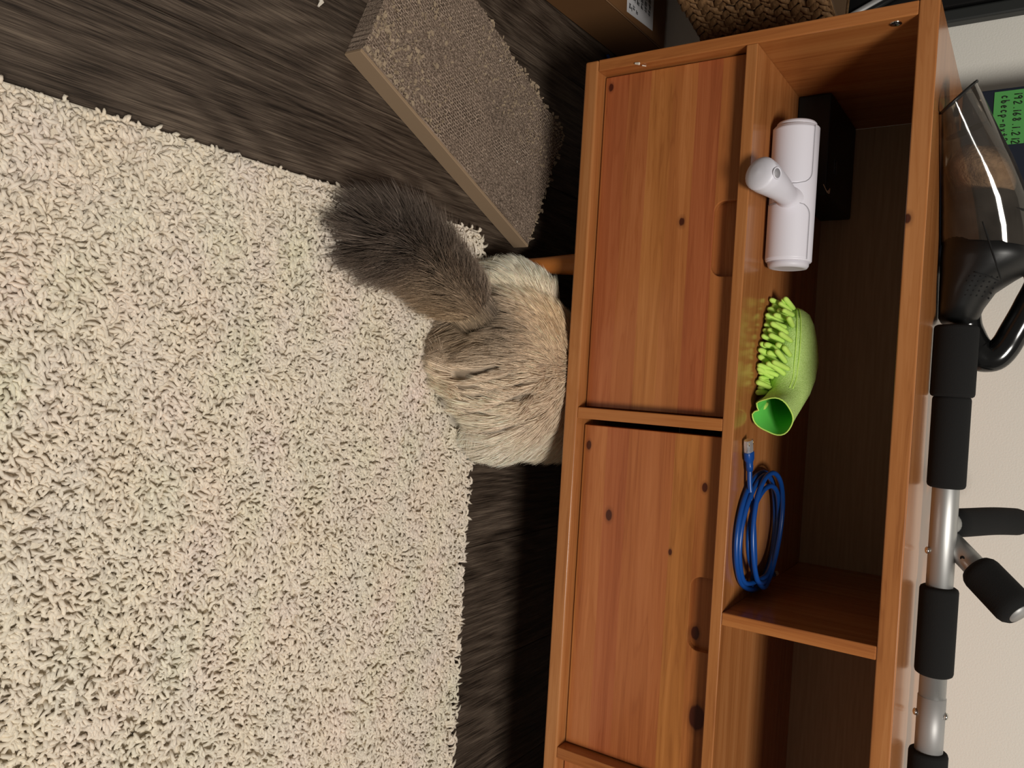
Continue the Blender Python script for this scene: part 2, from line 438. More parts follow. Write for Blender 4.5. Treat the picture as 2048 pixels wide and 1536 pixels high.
# ================================================================== rug
RX0, RX1, RY0, RY1 = .2175, 1.075, -.67, -.023
rug = thing('shag_rug', 'cream shaggy rug lying on the dark plank floor in front of the cabinet', 'rug', (.7, -.4, 0))
box('backing', RX0, RX1, RY0, RY1, .0006, .0112, M['rug_base'], rug, .002)
def make_pile():
    sp = .0044
    gx, gy = np.meshgrid(np.arange(RX0+.003, RX1-.002, sp), np.arange(RY0+.003, RY1-.001, sp))
    P = np.stack([gx.ravel(), gy.ravel()], 1); P += rng.uniform(-.0024, .0024, P.shape)
    # nothing grows where the cat lies
    keep = (((P[:, 0]-.415)/.105)**2+((P[:, 1]-.03)/.135)**2) > 1
    P = P[keep]; N = len(P)
    # clumpy lean direction
    def field(P, s, seed):
        r = np.random.default_rng(seed); K = r.normal(0, s, (8, 2)); ph = r.uniform(0, 6.28, 8)
        return np.sin(P@K.T+ph).mean(1)*2.2
    ang = field(P, 60, 1)*2.6+rng.normal(0, 1.0, N)
    L = rng.uniform(.0070, .0130, N); H = rng.uniform(.0084, .0100, N)
    curl = rng.normal(0, 1.9, N); r0 = rng.uniform(.0016, .0023, N)
    edge = np.clip((RY1-P[:, 1])/.012, 0, 1)          # at the far edge the yarn hangs outward
    ang = np.where((edge < 1) & (rng.random(N) < .8), PI/2+rng.normal(0, .6, N), ang)
    L = np.where(edge < 1, L*1.35, L)
    eL = np.clip((P[:, 0]-RX0)/.010, 0, 1)
    L = L*np.where(eL < 1, .55, 1); H = H*np.where(eL < 1, .6, 1)
    K = 6; n = 4
    ts = np.linspace(0, 1, K)
    cen = np.zeros((N, K, 3))
    x = np.zeros(N); y = np.zeros(N)
    for i, u in enumerate(ts):
        a = ang+curl*u*u
        if i:
            st = L/(K-1)*(.35+1.3*u)
            x = x+np.cos(a)*st; y = y+np.sin(a)*st
        cen[:, i, 0] = P[:, 0]+x; cen[:, i, 1] = P[:, 1]+y
        cen[:, i, 2] = .006+H*np.sin(min(1, u*1.25)*PI*.62)
    cen[:, :, 2] += .0012+(.0012*field(P, 40, 3))[:, None]*(ts[None, :])
    T = np.gradient(cen, axis=1); T /= np.linalg.norm(T, axis=2, keepdims=True)+1e-9
    up = np.array([.13, .21, 1.0]); Bn = np.cross(T, up); Bn /= np.linalg.norm(Bn, axis=2, keepdims=True)+1e-9
    Nn = np.cross(Bn, T)
    rad = r0[:, None]*np.array([.9, 1.05, 1.1, 1.05, .95, .45])[None, :]
    a = np.arange(n)*2*PI/n
    V = cen[:, :, None, :]+rad[:, :, None, None]*(np.cos(a)[None, None, :, None]*Bn[:, :, None, :]+np.sin(a)[None, None, :, None]*Nn[:, :, None, :])
    V = V.reshape(N, K*n, 3)
    f = []
    for i in range(K-1):
        for j in range(n):
            q = (i*n+j, i*n+(j+1) % n, (i+1)*n+(j+1) % n, (i+1)*n+j)
            f += [(q[0], q[1], q[2]), (q[0], q[2], q[3])]
    e = (K-1)*n
    f += [(e, e+1, e+2), (e, e+2, e+3)]
    f = np.array(f); T_ = (np.arange(N)*K*n)[:, None, None]+f[None]
    base = np.array([.80, .710, .585])
    tone = 1+rng.normal(0, .05, (N, 1))
    m1 = field(P, 45, 5)[:, None]; m2 = field(P, 55, 6)[:, None]
    col = base*tone*(1+.016*m1*np.array([1.2, -.4, .3])+.018*m2*np.array([.2, .5, -1.2]))
    colv = np.repeat(col[:, None, :], K*n, 1)
    shade = np.repeat(np.array([.95, .98, 1, 1, 1, .98]), n)[None, :, None]
    fast('pile', V.reshape(-1, 3), T_.reshape(-1, 3), M['yarn'], rug, np.clip(colv*shade, 0, 1).reshape(-1, 3), 'stuff')
make_pile()

# ================================================================== cat
cat = thing('cat', 'fluffy cream cat with a dark bushy tail, seen from behind, head under the cabinet', 'cat', (.42, .05, 0))
def cat_body():
    bm = bmesh.new()
    def ell(c, r, rot=(0, 0, 0)):
        mt = Matrix.Translation(c) @ Matrix.Rotation(rot[2], 4, 'Z') @ Matrix.Rotation(rot[0], 4, 'X') @ Matrix.Rotation(rot[1], 4, 'Y') @ Matrix.Diagonal((*r, 1))
        bmesh.ops.create_uvsphere(bm, u_segments=28, v_segments=18, radius=1, matrix=mt)
    def limb(pts, rad):
        sp_ = spline(pts, 6); rr = np.interp(np.linspace(0, 1, len(sp_)), np.linspace(0, 1, len(rad)), rad)
        v, f = tube_geo(sp_, list(rr), 14)
        bv = [bm.verts.new(p) for p in v]
        for q in f: bm.faces.new([bv[i] for i in q])
        ell(sp_[0], (rad[0],)*3); ell(sp_[-1], (rad[-1],)*3)
    ell((.405, .000, .078), (.105, .125, .066))          # rump
    ell((.430, .100, .074), (.098, .130, .063))          # loin
    ell((.455, .215, .070), (.078, .095, .058))          # chest
    ell((.306, .018, .054), (.045, .075, .048), (0, 0, -.15))   # left thigh
    ell((.484, .020, .055), (.044, .078, .048), (0, 0, .15))    # right thigh
    ell((.395, -.085, .050), (.055, .045, .040))
    limb([(.300, .075, .030), (.292, .030, .018), (.293, .11, .015)], [.026, .018, .015])   # left hind leg, folded
    limb([(.505, .075, .030), (.512, .030, .018), (.515, .11, .015)], [.026, .018, .015])   # right hind leg
    limb([(.425, .245, .055), (.420, .275, .030), (.425, .305, .014)], [.026, .018, .015])  # front legs
    limb([(.500, .245, .055), (.510, .275, .030), (.515, .300, .014)], [.026, .018, .015])
    limb([(.465, .250, .082), (.478, .290, .088)], [.048, .040])                            # neck
    ell((.486, .315, .088), (.042, .044, .038))                                              # head
    ell((.490, .350, .076), (.022, .018, .016))                                              # muzzle
    for s in (-1, 1):                                                                        # ears
        mt = Matrix.Translation((.486+s*.026, .312, .122)) @ Matrix.Rotation(s*.35, 4, 'Y')
        bmesh.ops.create_cone(bm, segments=16, radius1=.016, radius2=.002, depth=.034, cap_ends=True, matrix=mt)
    limb(TAIL, [.024, .018, .015, .014, .012, .008])
    me = bpy.data.meshes.new('body_src'); bm.to_mesh(me); bm.free()
    o = bpy.data.objects.new('body_src', me); C.objects.link(o)
    rm = o.modifiers.new('r', 'REMESH'); rm.mode = 'VOXEL'; rm.voxel_size = .0055
    sm = o.modifiers.new('s', 'SMOOTH'); sm.iterations = 9; sm.factor = .5
    dg = bpy.context.evaluated_depsgraph_get()
    res = bpy.data.meshes.new_from_object(o.evaluated_get(dg))
    bpy.data.objects.remove(o)
    return res
TAIL = [(.385, -.075, .078), (.345, -.098, .072), (.312, -.138, .060), (.285, -.180, .052), (.272, -.222, .048), (.270, -.262, .048)]
# partings in the coat over the rump (x, y)
PART = [[(.404, -.098), (.421, -.126), (.441, -.154)], [(.410, -.075), (.430, -.109), (.451, -.148)], [(.420, -.055), (.436, -.092), (.457, -.132), (.470, -.155)],
        [(.424, -.031), (.445, -.074), (.470, -.104), (.494, -.136)], [(.407, -.028), (.425, -.033), (.448, -.047)],
        [(.466, -.130), (.473, -.146), (.481, -.160)], [(.482, -.093), (.493, -.113), (.503, -.135)], [(.455, -.020), (.474, -.05), (.50, -.085)]]
PP = np.concatenate([np.array(spline([(*p, 0) for p in c], 12))[:, :2] for c in PART])
def parting(P):
    d = np.full(len(P), 9.0)
    for k in range(0, len(PP), 60): d = np.minimum(d, np.sqrt(((P[:, None, :2]-PP[None, k:k+60])**2).sum(2)).min(1))
    return np.where(P[:, 2] > .06, np.exp(-(d/.0040)**2), 0)
TS = np.array(spline(TAIL, 10))
def tail_coord(P):
    d = np.linalg.norm(P[:, None, :]-TS[None], axis=2); i = d.argmin(1)
    return i/(len(TS)-1), d[np.arange(len(P)), i], i
def cat_colour(P):
    """coat pattern by place on the body, with shade painted in under the tail"""
    n = len(P); col = np.tile(np.array([1.0, .80, .59]), (n, 1))
    def blend(c, wgt): 
        nonlocal col
        wgt = np.clip(wgt, 0, 1)[:, None]; col = col*(1-wgt)+np.array(c)*wgt
    g = lambda c, s: np.exp(-(((P-np.array(c))/np.array(s))**2).sum(1))
    blend((.96, .88, .76), g((.50, -.01, .06), (.06, .10, .08))*.7)
    blend((1.0, .90, .74), 1.25*g((.285, .02, .07), (.045, .09, .07)))
    blend((.86, .62, .38), .9*g((.345, .01, .13), (.05, .06, .05)))
    blend((.70, .54, .38), .55*g((.45, .0, .14), (.07, .06, .04)))
    blend((.42, .33, .25), .9*g((.372, -.140, .05), (.035, .035, .05)))  # shade on the hind leg below the tail, painted into the coat
    blend((.24, .172, .115), .92*g((.368, -.088, .080), (.042, .040, .06)))
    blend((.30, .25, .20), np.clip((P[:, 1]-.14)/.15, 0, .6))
    tc_, td, i = tail_coord(P)
    tw = np.clip(1.35-td/.045, 0, 1)*np.clip((tc_+.06)/.24, 0, 1)
    tcol = np.zeros((n, 3))
    side = (P[:, 0]-TS[i, 0])*.75-(P[:, 1]-TS[i, 1])*.65      # + is the near, lower side
    brown, dark, gold = np.array([.27, .20, .145]), np.array([.105, .080, .064]), np.array([.47, .33, .195])
    s = np.clip((side+.002)/.018, 0, 1)[:, None]
    u = np.clip(tc_*1.35, 0, 1)[:, None]
    tcol = (brown*(1-s)+gold*s)*(1-u)+(dark*(1-.35*s)+brown*.35*s)*u
    col = col*(1-tw[:, None])+tcol*tw[:, None]
    return col, tc_, td, tw, i
me = cat_body()
vb = np.empty(len(me.vertices)*3); me.vertices.foreach_get('co', vb); vb = vb.reshape(-1, 3)
vb[:, 2] = np.maximum(vb[:, 2], np.where((vb[:, 1] < -.004) & (vb[:, 0] > .208), .0155, .002))
vb[:, 2] -= .013*parting(vb)
off = np.array(cat.location)
me.vertices.foreach_set('co', (vb-off).ravel())
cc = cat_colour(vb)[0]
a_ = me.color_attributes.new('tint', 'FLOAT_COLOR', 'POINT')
a_.data.foreach_set('color', np.concatenate([cc*(.60-.42*parting(vb))[:, None], np.ones((len(cc), 1))], 1).astype(np.float32).ravel())  # skin tint darkened along the partings, their crease shade painted in
me.materials.clear(); me.materials.append(M['fur'])
me.polygons.foreach_set('use_smooth', [True]*len(me.polygons)); me.update()
me.name = 'body'
body = bpy.data.objects.new('body', me); C.objects.link(body); body.parent = cat
for s in (-1, 1):
    obj('eye', *_lathe(Vector((.488+s*.017, .3495, .098)), Vector((s*.35, 1, 0)), [(-.004, .006), (.001, .0068), (.004, .004), (.005, .001)], 16), M['gloss_black'], cat)
obj('nose', *_lathe(Vector((.490, .366, .080)), Vector((0, 1, 0)), [(-.004, .004), (.001, .0042), (.003, .002)], 12), M['satin_black'], cat)

def strands(nm_, roots, dirs, nrm, L, w, col, curve, par, nl, pull):
    """hair: tapered three-sided strands, four rings"""
    N = len(roots); K = 4; ts = np.linspace(0, 1, K)
    cen = np.zeros((N, K, 3))
    for i, u in enumerate(ts):
        cen[:, i] = roots+dirs*(L*u)[:, None]+nrm*(curve*np.sin(u*PI*.8)*L)[:, None]+np.array([0, 0, -1])*(L*.16*u*u)[:, None]
    # neighbouring hairs gather into locks
    lk = rng.choice(N, nl, replace=False); near = np.empty(N, dtype=int)
    for k in range(0, N, 4000):
        near[k:k+4000] = lk[((roots[k:k+4000, None]-roots[None, lk])**2).sum(2).argmin(1)]
    ctip = cen[near, -1]-cen[:, -1]
    for i, u in enumerate(ts): cen[:, i] += ctip*(pull*u**1.6)
    cen[:, :, 2] = np.maximum(cen[:, :, 2], np.where((cen[:, :, 1] < -.004) & (cen[:, :, 0] > .208), .0150, .004))
    under = cen[:, :, 1] > -.006
    cen[:, :, 2] = np.where(under, np.minimum(cen[:, :, 2], .1485), cen[:, :, 2])
    side = np.cross(dirs, nrm); side /= np.linalg.norm(side, axis=1, keepdims=True)+1e-9
    wr = np.array([1.0, 1.0, .8, .12])
    V = np.zeros((N, K, 3, 3))
    for j in range(3):
        a = 2*PI*j/3
        V[:, :, j] = cen+(w[:, None]*wr[None])[:, :, None]*(math.cos(a)*side[:, None, :]+math.sin(a)*nrm[:, None, :])
    f = []
    for i in range(K-1):
        for j in range(3):
            q = (i*3+j, i*3+(j+1) % 3, (i+1)*3+(j+1) % 3, (i+1)*3+j); f += [(q[0], q[1], q[2]), (q[0], q[2], q[3])]
    f = np.array(f); T_ = (np.arange(N)*K*3)[:, None, None]+f[None]
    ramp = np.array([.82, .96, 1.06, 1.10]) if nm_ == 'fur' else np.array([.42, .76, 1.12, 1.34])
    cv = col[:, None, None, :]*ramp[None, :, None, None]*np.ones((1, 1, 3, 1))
    return fast(nm_, V.reshape(-1, 3), T_.reshape(-1, 3), M['fur'], par, np.clip(cv, 0, 1).reshape(-1, 3), 'stuff')

def grow():
    me.calc_loop_triangles()
    tr_ = np.array([t_.vertices[:] for t_ in me.loop_triangles])
    vn = np.empty(len(me.vertices)*3); me.vertices.foreach_get('normal', vn); vn = vn.reshape(-1, 3)
    A, B, D = vb[tr_[:, 0]], vb[tr_[:, 1]], vb[tr_[:, 2]]
    area = np.linalg.norm(np.cross(B-A, D-A), axis=1)
    cen = (A+B+D)/3
    wgt = area*np.where(cen[:, 1] > .16, .4, 1)*np.where(cen[:, 2] < .012, .1, 1)
    tct, tdt, _ = tail_coord(cen)
    ist = (tdt < .028) & (tct > .06)
    wgt = wgt*np.where(ist, 3.6, 1)
    NF = 86000
    ids = rng.choice(len(tr_), NF, p=wgt/wgt.sum())
    r1, r2 = rng.random(NF), rng.random(NF); s1 = np.sqrt(r1)
    wA, wB, wD = 1-s1, s1*(1-r2), s1*r2
    P = A[ids]*wA[:, None]+B[ids]*wB[:, None]+D[ids]*wD[:, None]
    Nn = vn[tr_[ids, 0]]*wA[:, None]+vn[tr_[ids, 1]]*wB[:, None]+vn[tr_[ids, 2]]*wD[:, None]
    Nn /= np.linalg.norm(Nn, axis=1, keepdims=True)+1e-9
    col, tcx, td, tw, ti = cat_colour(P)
    tail = (tcx > .04) & (td < .03)
    # lie of the coat: over the rump it runs from the spine backwards and down
    up_ = np.clip((P[:, 1]+.10)/.14, 0, 1)
    flow = np.stack([(P[:, 0]-.40)*(2.5+10*up_), -1.0+.45*up_, -.30+0*P[:, 0]], 1)
    tg = np.gradient(TS, axis=0); tg /= np.linalg.norm(tg, axis=1, keepdims=True)
    flow = np.where(tail[:, None], tg[ti], flow)
    # locks: nearby hairs share a wobble
    r = np.random.default_rng(11); K = r.normal(0, 55, (10, 3)); ph = r.uniform(0, 6.28, (10, 3))
    wob = np.stack([np.sin(P@K.T+ph[:, a][None]).mean(1) for a in range(3)], 1)*1.5
    flow = flow/np.linalg.norm(flow, axis=1, keepdims=True)+wob*np.where(tail, .18, .42)[:, None]
    flow = flow-Nn*(flow*Nn).sum(1, keepdims=True)
    flow /= np.linalg.norm(flow, axis=1, keepdims=True)+1e-9
    lift = np.where(tail, .74, .22)+rng.normal(0, .07, NF)
    lift = (lift-np.where(tail & (tcx > .8), .12, 0))*np.where(tail, np.clip(.35+2.6*tcx, 0, 1), 1)
    d = flow*np.sqrt(np.clip(1-lift**2, .1, 1))[:, None]+Nn*lift[:, None]+rng.normal(0, .07, (NF, 3))
    d /= np.linalg.norm(d, axis=1, keepdims=True)
    L = np.where(tail, rng.uniform(.048, .076, NF)*np.clip(.42+.85*tcx, 0, 1), rng.uniform(.020, .036, NF))
    pg = parting(P)*(~tail)
    L = np.where((~tail) & (P[:, 0] < .30), L*.85, L)*(1-.45*pg)
    P = P-Nn*(.013*pg)[:, None]
    col = col*(1-.55*pg)[:, None]  # hairs in the partings darkened too, as painted crease shade
    wd = np.where(tail, .00036, .00036)*rng.uniform(.7, 1.2, NF)
    jit = 1+rng.normal(0, .12, (NF, 1))
    pale = (tail & (rng.random(NF) < .16))[:, None]
    col = np.where(pale, col*2.0+.02, col)*jit*np.where(tail, np.clip(.62+1.6*tcx, 0, 1), 1)[:, None]
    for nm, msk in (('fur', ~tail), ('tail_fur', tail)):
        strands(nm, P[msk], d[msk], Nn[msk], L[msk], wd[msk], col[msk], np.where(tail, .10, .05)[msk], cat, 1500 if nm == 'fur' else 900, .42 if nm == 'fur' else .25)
grow()

# ================================================================== scratcher
LD = np.array([.147, .343]); LD /= np.linalg.norm(LD); WDv = np.array([-LD[1], LD[0]])
SO = np.array([.068, -.280])                      # near left corner on the floor
scr = thing('scratching_pad', 'worn corrugated cardboard cat scratcher with frayed edges lying on the dark floor', 'scratcher', (.10, -.05, 0))
def sw(l, w_, z): p = SO+LD*l+WDv*w_; return (p[0], p[1], z)
LN, WN = .392, .208
def scratcher():
    nl, nw = 150, 84; r = np.random.default_rng(3)
    def fn(u, v, s, seed):
        q = np.random.default_rng(seed); K = q.normal(0, s, (12, 2)); ph = q.uniform(0, 6.28, 12)
        return np.sin(u*K[:, 0]+v*K[:, 1]+ph).mean()
    V_, F_ = [], []
    for i in range(nl+1):
        for j in range(nw+1):
            l = LN*i/nl; w_ = .004+(WN-.004)*j/nw
            z = .0270+.0012*fn(l, w_, 40, 1)+.0007*r.normal()
            e = 0
            if j > nw-3 and i > .42*nl: e = 1
            if i > nl-3 and j > 4: e = 1
            if e: w_ += .005*fn(l, 0, 190, 4) * (j > nw-3); l += (.006*fn(0, w_, 190, 5)-.001)*(i > nl-3); z -= .003*abs(fn(l, w_, 300, 6))
            # scratched hollows towards the near end
            z += .0025*max(0, fn(l, w_, 90, 8))*(1 if (l < .10 or l > .30) else .4)
            V_.append(sw(l, w_, z))
    n = nw+1
    for i in range(nl):
        for j in range(nw): F_.append((i*n+j, (i+1)*n+j, (i+1)*n+j+1, i*n+j+1))
    rim = [i*n for i in range(nl+1)]+[nl*n+j for j in range(1, n)]+[i*n+nw for i in range(nl-1, -1, -1)]+[j for j in range(nw-1, 0, -1)]
    o_ = len(V_)
    for k in rim: V_.append((V_[k][0], V_[k][1], .0005))
    for k in range(len(rim)):
        k2 = (k+1) % len(rim); F_.append((rim[k2], rim[k], o_+k, o_+k2))
    F_.append(tuple(range(o_, o_+len(rim))))
    o = obj('corrugated_core', V_, F_, M['corr'], scr, smooth=False)
    # object space turned so that the flutes run along the pad
    a = math.atan2(LD[1], LD[0]); me_ = o.data
    me_.transform(Matrix.Rotation(-a, 4, 'Z')); o.rotation_euler = (0, 0, a)
scratcher()
b0, b1 = .0005, .0258
st = [(sw(-.001, -.0008, b0)), sw(LN+.001, -.0008, b0), sw(LN+.001, .0035, b0), sw(-.001, .0035, b0)]
zt = lambda p, z: (p[0], p[1], z)
bm = bmesh.new(); q = [bm.verts.new(p) for p in st]; q2 = [bm.verts.new(zt(p, b1)) for p in st]
bm.faces.new(q); bm.faces.new(q2)
for i in range(4): bm.faces.new((q[i], q[(i+1) % 4], q2[(i+1) % 4], q2[i]))
bmesh.ops.bevel(bm, geom=bm.edges[:], offset=.0006, segments=1, affect='EDGES')
bm_obj('side_strip', bm, M['cside'], scr)
def crumbs():
    V_, F_ = [], []
    r = np.random.default_rng(21)
    def bit(c, s):
        nonlocal V_, F_
        o = len(V_); R_ = Matrix.Rotation(r.uniform(0, 6.28), 3, Vector(r.normal(size=3)).normalized())
        base = [(-1, -.6, -.25), (1, -.5, -.3), (.9, .6, -.2), (-.8, .7, -.25), (-.9, -.5, .3), (.8, -.6, .25), (1, .5, .35), (-.7, .6, .3)]
        V_ += [tuple(Vector(c)+R_ @ Vector(b)*s*r.uniform(.7, 1.2)) for b in base]
        F_ += [tuple(o+i for i in q) for q in ((0, 3, 2, 1), (4, 5, 6, 7), (0, 1, 5, 4), (1, 2, 6, 5), (2, 3, 7, 6), (3, 0, 4, 7))]
    for k in range(230):            # frayed right edge and far end
        if r.random() < .55: l = LN*r.uniform(.42, 1); w_ = WN+r.normal(0, .0035)
        else: l = LN+r.normal(0, .003); w_ = WN*r.uniform(.06, 1)
        bit(sw(l, w_, r.uniform(.012, .029)), r.uniform(.0018, .0042))
    for k in range(560):            # shredded patches on top
        l = LN*(r.beta(.8, 2.2) if r.random() < .7 else r.uniform(.6, 1)); w_ = WN*(r.beta(.7, 1.6) if l < .15 else r.uniform(.55, 1))
        bit(sw(l, max(w_, .006), .0285), r.uniform(.0009, .0024) if l > .11 else r.uniform(.0014, .0036))
    o = obj('torn_edge', V_, F_, M['crumb'], scr, smooth=False); o['kind'] = 'stuff'
crumbs()
shred = []
for k, (x, y, s, lab) in enumerate([(.027, -.323, .006, 'pale torn cardboard shred on the dark floor beside the scratcher near the picture edge'),
                                    (-.013, -.026, .0016, 'tiny pale speck of cardboard lying on top of the worn scratcher'),
                                    (.1105, .030, .0016, 'tiny pale crumb on the scratcher close to its pointed far corner')]):
    z = .0035 if k == 0 else .0318
    v, f = tube_geo([(x-s, y, z-.001), (x, y+s*.4, z), (x+s, y-s*.2, z-.0008)], [s*.25, s*.45, s*.2], 6)
    tag(obj('cardboard_shred', v, f, M['flake'], None, smooth=False), lab, 'crumb', 'scraps of torn cardboard')

# ================================================================== floor left of the cabinet: carton, basket
car = thing('cardboard_box', 'flat brown cardboard box with a white printed label, on the floor left of the cabinet', 'box', (-.33, .12, 0))
def carton():
    p = [(-.160, -.10), (-.1705, .392), (-.56, .392), (-.55, -.10)]
    bm = bmesh.new(); a = [bm.verts.new((x, y, .0005)) for x, y in p]; b = [bm.verts.new((x, y, .085)) for x, y in p]
    bm.faces.new(a); bm.faces.new(b)
    for i in range(4): bm.faces.new((a[i], a[(i+1) % 4], b[(i+1) % 4], b[i]))
    bmesh.ops.bevel(bm, geom=bm.edges[:], offset=.0025, segments=2, affect='EDGES')
    bm_obj('carton', bm, M['carton'], car)
    v, f = tube_geo([(-.1605, -.095, .0845), (-.171, .389, .0845)], .0012, 8); obj('fold_edge', v, f, M['carton_tape'], car)
    L = [(-.1775, .238), (-.186, .338), (-.275, .334), (-.275, .230)]
    lab = obj('label', [(x, y, .0852) for x, y in L]+[(x, y, .0856) for x, y in L], [(0, 1, 2, 3), (4, 5, 6, 7), (0, 1, 5, 4), (1, 2, 6, 5), (2, 3, 7, 6), (3, 0, 4, 7)], M['paper'], car, smooth=False)
    # dense black lettering block and two short marks
    r = np.random.default_rng(4); V_, F_ = [], []
    def bar(x0, x1, y0, y1):
        o = len(V_)
        for z in (.0855, .0858): V_.extend([(x0, y0, z), (x1, y0, z), (x1, y1, z), (x0, y1, z)])
        F_.extend([tuple(o+i for i in q) for q in ((0, 1, 2, 3), (4, 5, 6, 7), (0, 1, 5, 4), (1, 2, 6, 5), (2, 3, 7, 6), (3, 0, 4, 7))])
    def glyph(cx, cy, s):
        for k in range(5):
            if r.random() < .5: bar(cx-s*r.uniform(.6, 1), cx+s*r.uniform(.6, 1), cy+s*(k/2.5-1), cy+s*(k/2.5-.75))
            else: bar(cx+s*(k/2.5-1), cx+s*(k/2.5-.75), cy-s*r.uniform(.6, 1), cy+s*r.uniform(.6, 1))
    for i in range(5):
        for k in range(6): glyph(-.2075-.0105*k, .262+.0145*i, .0048)
    glyph(-.190, .247, .004); glyph(-.193, .262, .004); glyph(-.1875, .253, .003); glyph(-.190, .274, .0035)
    o = obj('printed_characters', V_, F_, M['ink'], lab, smooth=False)
carton()
riser = box('shipping_carton', -.60, -.30, .05, .385, .0862, .199, M['carton'], None, .003)
tag(riser, 'smaller brown carton stacked on the flat box, carrying the woven basket', 'box')

bas = thing('woven_basket', 'brown woven basket of braided plant fibre beside the left end of the cabinet', 'basket', (-.30, .25, .2))
def basket():
    zb, zt_ = .2005, .402; H = zt_-zb
    base = [(-.149, .128), (-.117, .300), (-.47, .372), (-.50, .190)]; c = np.mean(base, 0)
    def ring(u, sc_=1.0):
        s = (1+.10*u)*sc_
        return [(c[0]+(x-c[0])*s, c[1]+(y-c[1])*s if y < .25 else min(.392, c[1]+(y-c[1])*s), zb+H*u) for x, y in base]
    r0, r1, q1, q0 = ring(0), ring(1), ring(1, .93), ring(.06, .93)
    V_ = r0+r1+q1+q0; F_ = [(0, 3, 2, 1), (12, 13, 14, 15)]
    for i in range(4):
        j = (i+1) % 4; F_ += [(i, j, 4+j, 4+i), (4+i, 4+j, 8+j, 8+i), (8+i, 8+j, 12+j, 12+i)]
    obj('shell', V_, F_, M['wicker_in'], bas, smooth=False)
    rows = 8; r = np.random.default_rng(9)
    def leaf(p, d, n, L, W):
        d = Vector(d).normalized(); n = Vector(n); s = n.cross(d).normalized(); V, Fc = [], []
        prof = [(-1, .08, .0), (-.6, .62, .6), (0, 1, 1.0), (.55, .72, .75), (1, .06, .05)]
        for t_, w_, h_ in prof:
            for k in (-1, -.5, 0, .5, 1): V.append(Vector(p)+d*L*t_+s*W*w_*k+n*(.0045*h_*(1-k*k)+.001))
        for a in range(4):
            for k in range(4): Fc.append((a*5+k, a*5+k+1, (a+1)*5+k+1, (a+1)*5+k))
        return V, Fc
    for k in range(rows):
        u = (k+.66)/(rows+.2); rr = ring(u); gs = []
        for i in (0, 3):                      # the two faces towards the room
            a, b = Vector(rr[i]), Vector(rr[(i+1) % 4])
            d = (b-a); ln = d.length; d.normalize(); n = Vector((d.y, -d.x, 0)); n.normalize()
            m_ = max(4, int(ln/.0155))
            for e in range(m_):
                p = a+d*(e+.5)*ln/m_
                for sgn in (1, -1):
                    dd = d*1.0+Vector((0, 0, 1))*.80*sgn
                    gs.append(leaf(p+Vector((0, 0, sgn*H/rows*.25))+d*(.004*sgn)+n*.001*r.normal(), dd, n, (.0150*r.uniform(.9, 1.15)), .0060*r.uniform(.85, 1.15)))
        v, f = join(*gs); obj('braid', v, f, M['wicker'], bas)
    top = ring(1.0); tube('rim', [top[3], top[0], top[1], top[2]], .0035, M['wicker'], bas, 8)
basket()

pan = thing('black_wall_panel', 'tall black panel with a grey edge mounted on the wall left of the cabinet top', 'panel', (-.45, .385, .38))
box('screen_face', -.80, -.150, .372, .399, .37, .95, M['panel'], pan, .003)
box('edge_strip', -.1495, -.1305, .378, .399, .37, .95, M['panel_edge'], pan, .003)
rod = thing('leaning_rod', 'thin metal rod with a black side leaning against the wall beside the basket', 'rod', (-.08, .37, 0))
tube('shaft', [(-.062, .355, .182), (-.215, .372, .520)], .0052, M['sleeve'], rod, 12)
tube('rubber_strip', [(-.0525, .353, .182), (-.2055, .370, .520)], .0040, M['satin_black'], rod, 10)
bc = tube('floor_cable', spline([(-.158, .334, .004), (-.150, .340, .004), (-.118, .345, .004), (-.05, .345, .004), (.05, .35, .004)], 8), .0032, M['blue'], None, 8)
tag(bc, 'short run of blue cable on the floor between the cardboard box and the cabinet', 'cable')

